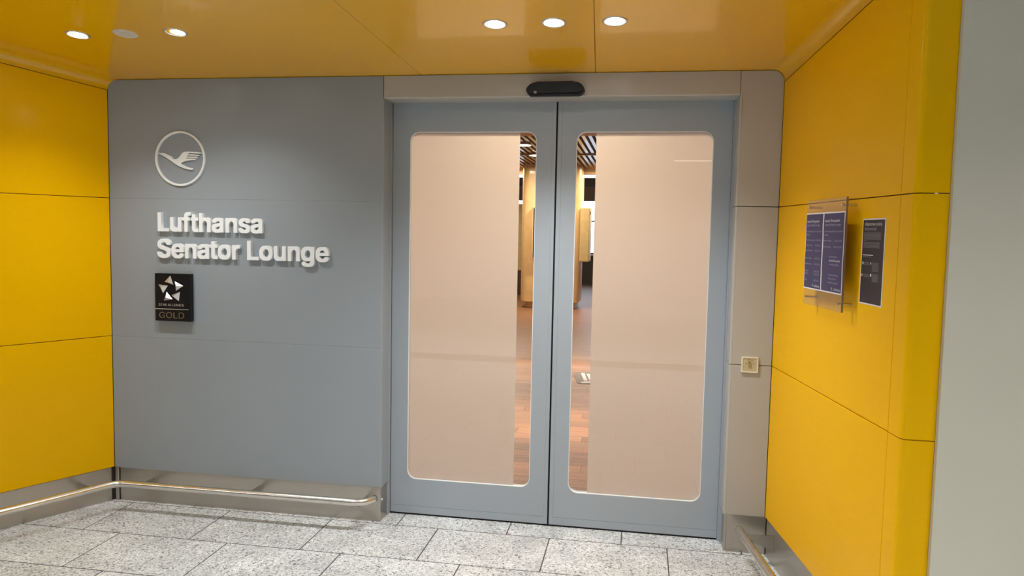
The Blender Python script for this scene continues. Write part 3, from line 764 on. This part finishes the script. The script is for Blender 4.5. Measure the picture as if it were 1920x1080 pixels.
rowsL = [(1.578, 'First Class Lounge', '05:30-22:00'), (1.557, 'Senator Lounge', '05:30-22:00'), (1.536, 'Business Lounge', '05:30-22:00'), (1.505, 'Senator Lounge', '06:00-22:00'), (1.482, 'Senator Lounge', '05:30-21:00'), (1.453, 'Business', '06:00-22:00'), (1.442, 'Business', '06:00-22:00'), (1.417, 'Lounge', '05:30-21:00')]
X = lambda f: nx0+(nxm-nx0)*f
text_part(n1, print_pale, [(a, X(.08), X(.08+.026*len(a)), z, .006, D, 0) for z, a, b in rowsL]+[(b, X(.62), X(.92), z, .006, D, 0) for z, a, b in rowsL], FR, 'opening_hours')
X = lambda f: nxm+.001+(nx1-nxm)*f
text_part(n2, print_pale, [('Senator Lounge', X(.06), X(.44), 1.578, .006, D, 0), ('05:30-22:00', X(.60), X(.92), 1.578, .006, D, 0), ('Senator Lounge', X(.06), X(.42), 1.554, .006, D, 0), ('05:30-22:00', X(.58), X(.92), 1.554, .006, D, 0),
                           ('Alle Informationen', X(.38), X(.74), 1.517, .006, D, 0), ('zu unseren Lounges', X(.38), X(.84), 1.488, .006, D, 0), ('Current opening', X(.38), X(.82), 1.448, .006, D, 0), ('times of our', X(.38), X(.76), 1.434, .006, D, 0), ('Lufthansa Lounges', X(.38), X(.84), 1.419, .006, D, 0)], FR, 'small_lettering')
text_part(n2, print_white, [('aktuelle Öffnungszeiten', X(.38), X(.90), 1.502, .007, D, 0)], FR, 'bold_lettering')

# dark welcome poster
pw = empty('poster', tuple(FR.p(1.05, 1.51, 0))); tag(pw, 'narrow charcoal welcome poster with white border stuck on the right yellow wall', 'poster')
px0, px1, pz0, pz1 = ta(-.951), ta(-1.127), 1.359, 1.662
bm = bmesh.new(); prism(bm, FR, [(px0, pz0), (px1, pz0), (px1, pz1), (px0, pz1)], .0002, .0016); rel(bm_obj('paper', bm, paper_white), pw)
bm = bmesh.new(); prism(bm, FR, [(px0+.005, pz0+.005), (px1-.005, pz0+.005), (px1-.005, pz1-.005), (px0+.005, pz1-.005)], .0015, .002); rel(bm_obj('printed_field', bm, charcoal), pw)
D = .0024; wd = px1-px0; X = lambda f: px0+wd*f
text_part(pw, print_white, [('Willkommen zurück', X(.10), X(.86), 1.637, .0105, D, 0)], FR)
text_part(pw, print_pale, [('Welcome back', X(.10), X(.62), 1.621, .0100, D, 0)], FR, 'small_lettering')
bars = [(X(.08), X(.82+.02*(k % 2)), 1.610-k*.0042, .0024) for k in range(6)]+[(X(.08), X(.24), 1.584, .0024)]
bars += [(X(.09), X(.80), 1.576-k*.0042, .0022) for k in range(5)]
bars += [(X(.08), X(.48), 1.526, .0022)]
bars += [(X(.16), X(.38), 1.507-k*.004, .0020) for k in range(3)]+[(X(.52), X(.80), 1.506-k*.004, .0020) for k in range(8)]
bars += [(X(.16), X(.40), 1.464-k*.004, .0020) for k in range(3)]+[(X(.54), X(.80), 1.466-k*.004, .0020) for k in range(7)]
bars_part(pw, print_grey, bars, FR, D)
bars_part(pw, print_white, [(X(.08), X(.54), 1.532, .0028), (X(.08), X(.13), 1.500, .009), (X(.44), X(.48), 1.501, .007), (X(.07), X(.11), 1.458, .008), (X(.45), X(.51), 1.459, .009)], FR, D+.0001, 'icons')

# ------------------------------------------------------------------ downlights
def downlight(x, y, label, on=True, tilt=None, power=29):
    z = ceil_z(y); t = empty('ceiling_downlight', (x, y, z)); t.rotation_euler = (-math.atan(SL), 0, 0)
    tag(t, label, 'downlight')
    bm = bmesh.new(); prof = [(.0375, .004), (.040, -.001), (.0435, -.0035), (.050, -.0035), (.0535, -.001), (.0535, .003)]
    rings = [[bm.verts.new((r_*math.cos(k*math.pi/18), r_*math.sin(k*math.pi/18), z_)) for r_, z_ in prof] for k in range(36)]
    for k in range(36):
        q, s = rings[k], rings[(k+1) % 36]
        for i in range(5): bm.faces.new((q[i], q[i+1], s[i+1], s[i]))
    bm_obj('trim_ring', bm, ring_metal if on else off_white, t, smooth=True)
    if not on:
        bm = bmesh.new(); bmesh.ops.create_cone(bm, cap_ends=True, segments=32, radius1=.040, radius2=.040, depth=.004, matrix=Matrix.Translation((0, 0, .0005))); bm_obj('cover_disc', bm, off_white, t)
        bm = bmesh.new(); bmesh.ops.create_cone(bm, cap_ends=True, segments=24, radius1=.022, radius2=.022, depth=.002, matrix=Matrix.Translation((0, 0, -.002))); bm_obj('centre_disc', bm, off_white, t)
        return
    off = (.010, 0) if tilt else (0, 0); rl_ = .030 if tilt else .037
    if tilt:
        bm = bmesh.new(); bmesh.ops.create_cone(bm, cap_ends=True, segments=32, radius1=.0405, radius2=.0405, depth=.002, matrix=Matrix.Translation((0, 0, .002))); bm_obj('recess', bm, brass_dark, t)
    bm = bmesh.new(); bmesh.ops.create_uvsphere(bm, u_segments=28, v_segments=12, radius=rl_, matrix=Matrix.Translation((off[0], off[1], .0))@Matrix.Scale(.16, 4, (0, 0, 1)))
    bm_obj('lamp_lens', bm, lamp_on, t, smooth=True)
    l = light('SPOT', 'downlight_lamp', (x+off[0], y, z-.022), power, (1, .985, .96), spot_size=math.radians(118), spot_blend=1.0, shadow_soft_size=.012)
    aim(l, tilt if tilt else (x, y-.0, 0))
Yd = -.650
downlight(-.134, Yd, 'lit round downlight nearest the left yellow wall')
downlight(.111, Yd, 'unlit white round downlight, middle of the left three', on=False)
downlight(.362, Yd, 'lit tilted downlight, right of the unlit white one', tilt=(.30, -.42, 0), power=30)
downlight(1.833, Yd, 'lit downlight, leftmost of the three above the doors', power=46)
downlight(2.082, Yd, 'lit downlight, middle of the three above the doors', power=46)
downlight(2.334, Yd, 'lit downlight, rightmost of the three above the doors', power=46)

# ------------------------------------------------------------------ lounge behind the doors
YI = .235
lf = box_obj('floor_lounge', parquet_m, None, -4, 6.5, YI-.03, 21.2, -.05, -.006); struct(lf, 'brown timber floor of the lounge behind the doors')
pm = {}
for k in range(38):
    y0 = YI-.03+k*.15; x = .1-(k*.53 % 1.3)
    while x < 3.4:
        L = 1.3
        if 'p' not in pm:
            bm = bmesh.new(); box(bm, 0, L-.002, 0, .148, -.006, 0); bmesh.ops.recalc_face_normals(bm, faces=bm.faces)
            me = bpy.data.meshes.new('plank'); bm.to_mesh(me); bm.free(); me.materials.append(parquet_m); pm['p'] = me
        o = link('plank', pm['p'], None, lf); o.location = (x, y0, random.uniform(-.0003, .0003)); x += L
wi = empty('wall_lounge'); struct(wi, 'beige walls of the lounge')
for a in ((-4, XP-.015, YI, YI+.08, 0, 4.6), (XR1+.015, 6.5, YI, YI+.08, 0, 4.6), (XP-.015, XR1+.015, YI, YI+.08, ZH+.01, 4.6),
          (-4.1, -4, YI, 21.2, 0, 4.6), (6.5, 6.6, YI, 21.2, 0, 4.6)):
    box_obj('wall_section', beige_wall, wi, *a)
# door track box closing the slot over the leaves
box_obj('door_track', dark_gap, wb, XP-.1, XR1+.1, .150, YI, 2.315, 2.42)
# near, lower ceiling, then the slatted one
cn = box_obj('ceiling_3', beige_wall, None, -4, 6.5, YI+.08, 4.97, 2.70, 2.82); struct(cn, 'beige lower ceiling just inside the lounge')
cs = box_obj('ceiling_4', black_void, None, -4, 6.5, 4.97, 12.85, 3.09, 3.2); struct(cs, 'dark lounge ceiling hung with timber slats')
box_obj('fascia', beige_wall, cn, -4, 6.5, 4.93, 4.97, 2.82, 3.2)
bm = bmesh.new(); box(bm, -.026, .026, 0, 7.6, -.09, 0); bmesh.ops.recalc_face_normals(bm, faces=bm.faces); me = bpy.data.meshes.new('slat'); bm.to_mesh(me); bm.free(); me.materials.append(slat_wood)
for k in range(64):
    o = link('slat', me, None, cs); o.location = (-1.9+k*.1, 5.1, 3.088)
for yy in (9.9,): box_obj('cross_rail', slat_wood, cs, -2, 4.6, yy, yy+.03, 2.975, 2.998)
box_obj('soffit_edge', beige_wall, cs, -4, 6.5, 12.85, 13.0, 2.86, 4.6)
ch = box_obj('ceiling_5', hall_white, None, -4, 6.5, 13.0, 21.3, 4.5, 4.6); struct(ch)
box_obj('ceiling_void_cap', black_void, cs, -4, 6.5, 4.97, 12.9, 3.2, 3.25)
for k, (lx, ly, lz) in enumerate(LOUNGE+[(.60, 8.25, 3.0), (.56, 9.85, 3.0)]):  # fixtures for the added fill lamps, then the two lamps in view
    t = empty('ceiling_disc_lamp', (lx, ly, lz))
    vis = k >= len(LOUNGE)
    tag(t, ('glowing disc lamp on the lounge slats, ' + ('upper and larger one' if k == len(LOUNGE) else 'lower and smaller one')) if vis else 'round disc lamp added on the lounge ceiling as fill light, hidden above the door glass', 'lamp', None if vis else 'added lounge fill lamps')
    bm = bmesh.new(); bmesh.ops.create_cone(bm, cap_ends=True, segments=28, radius1=.115, radius2=.115, depth=.035, matrix=Matrix.Translation((0, 0, -.0165+(.09 if vis else 0)*0))); bm_obj('body', bm, slat_wood, t)
    bm = bmesh.new(); bmesh.ops.create_cone(bm, cap_ends=True, segments=28, radius1=.105, radius2=.105, depth=.004, matrix=Matrix.Translation((0, 0, -.037))); bm_obj('diffuser', bm, lamp_warm, t)
# column
co = empty('column', (.62, 12.4, 0)); tag(co, 'rounded pale oak column on a brass plinth inside the lounge', 'column')
bm = bmesh.new(); vprism(bm, [(x-.62, y-12.4) for x, y in rrect(0.0, 1.235, 11.93, 13.0, .16, 8)], .13, 3.0); bm_obj('cladding', bm, oak, co)
bm = bmesh.new(); vprism(bm, [(x-.62, y-12.4) for x, y in rrect(.07, 1.165, 12.0, 12.93, .12, 8)], 0, .13); bm_obj('plinth', bm, brass, co)
# display cabinet hung in front of the column
dp = empty('display_cabinet', (.26, 11.93, 1.03)); tag(dp, 'wood-framed display box with dark screen on the front of the column', 'display')
bm = bmesh.new(); box(bm, 0, .76, -.17, 0, 0, 1.09, bev=.015); bm_obj('housing', bm, oak, dp)
bm = bmesh.new(); box(bm, .025, .735, -.176, -.169, .03, 1.06); bm_obj('screen', bm, screen_dark, dp)
sc_ = empty('side_cabinet', (1.33, 12.1, .99)); tag(sc_, 'olive wooden wall box on the right flank of the oak column', 'cabinet')
bm = bmesh.new(); box(bm, -.096, .105, -.17, .45, 0, 1.12, bev=.02); bm_obj('body', bm, olive, sc_)
bm = bmesh.new(); box(bm, .09, .118, -.15, -.12, .98, 1.04, bev=.004); bm_obj('hinge', bm, dark_wood, sc_)
# cabinets farther back
cb = empty('cabinet', (-.55, 15.3, 0)); tag(cb, 'tall olive cabinet with dark base left of the oak column', 'cabinet')
bm = bmesh.new(); box(bm, -.9, .62, -.3, .3, 0, .62); bm_obj('base', bm, dark_wood, cb)
bm = bmesh.new(); box(bm, -.9, .62, -.32, .3, .62, 2.28, bev=.01); bm_obj('upper_body', bm, olive, cb)
bm = bmesh.new(); box(bm, .50, .52, -.345, -.32, 1.1, 1.35); bm_obj('handle', bm, dark_wood, cb)
c2 = empty('counter', (1.0, 20.4, 0)); tag(c2, 'low dark counter in front of the bright far windows, right of the column', 'counter')
bm = bmesh.new(); box(bm, -1.2, 1.6, -.3, .3, 0, .86, bev=.01); bm_obj('body', bm, dark_wood, c2)
bm = bmesh.new(); box(bm, -1.25, 1.65, -.34, .32, .86, .90, bev=.006); bm_obj('worktop', bm, brown_beam, c2)
bt = empty('bottle_rack', (1.13, 20.4, .90)); tag(bt, 'small lilac and white display stand on the far counter', 'display')
bm = bmesh.new(); box(bm, -.06, .12, -.05, .05, 0, .25, bev=.01); bm_obj('body', bm, mat('lilac', (.42, .26, .62), rough=.5), bt)
bm = bmesh.new(); box(bm, -.08, .06, -.04, .04, .25, .55, bev=.01); bm_obj('card', bm, paper_white, bt)
# far windows
wn = empty('window_1', (0, 21.1, 0)); struct(wn, 'bright far windows of the lounge')
box_obj('sill_wall', brown_beam, wn, -4, 6.5, 21.0, 21.2, 0, .95)
box_obj('beam', brown_beam, wn, -4, 6.5, 20.9, 21.2, 2.62, 3.08)
box_obj('beam', dark_wood, wn, -4, 6.5, 20.9, 21.2, 3.08, 3.36)
box_obj('beam', hall_white, wn, -4, 6.5, 20.9, 21.2, 3.9, 4.6)
box_obj('frame_rail', mark_grey, wn, -4, 6.5, 21.05, 21.12, 1.95, 2.0)
for k in range(14): box_obj('mullion', mark_grey, wn, -4.25+k*.8, -4.19+k*.8, 21.05, 21.12, .95, 3.9)
box_obj('glass_pane', glass_m, wn, -4, 6.5, 21.08, 21.09, .95, 3.9)
# floor sign
fs = empty('floor_sign', (2.01, 4.41, .001)); fs.rotation_euler = (0, 0, math.radians(8.5)); tag(fs, 'taupe floor sign with white stripes lying on the timber floor behind the right door', 'sign')
bm = bmesh.new(); prism(bm, Frame((0, 0, 0), (1, 0, 0), (0, 0, 1), (0, 1, 0)), rrect(-.20, .32, -.30, .36, .05, 5), 0, .003); bm_obj('mat', bm, sign_taupe, fs)
for x0, x1, y0, y1 in ((-.115, -.075, -.12, .31), (-.055, -.02, -.12, .27), (-.12, .30, -.185, -.155), (-.15, .30, -.255, -.205)):
    bm = bmesh.new(); box(bm, x0, x1, y0, y1, .0028, .0036); bm_obj('white_stripe', bm, print_white, fs)
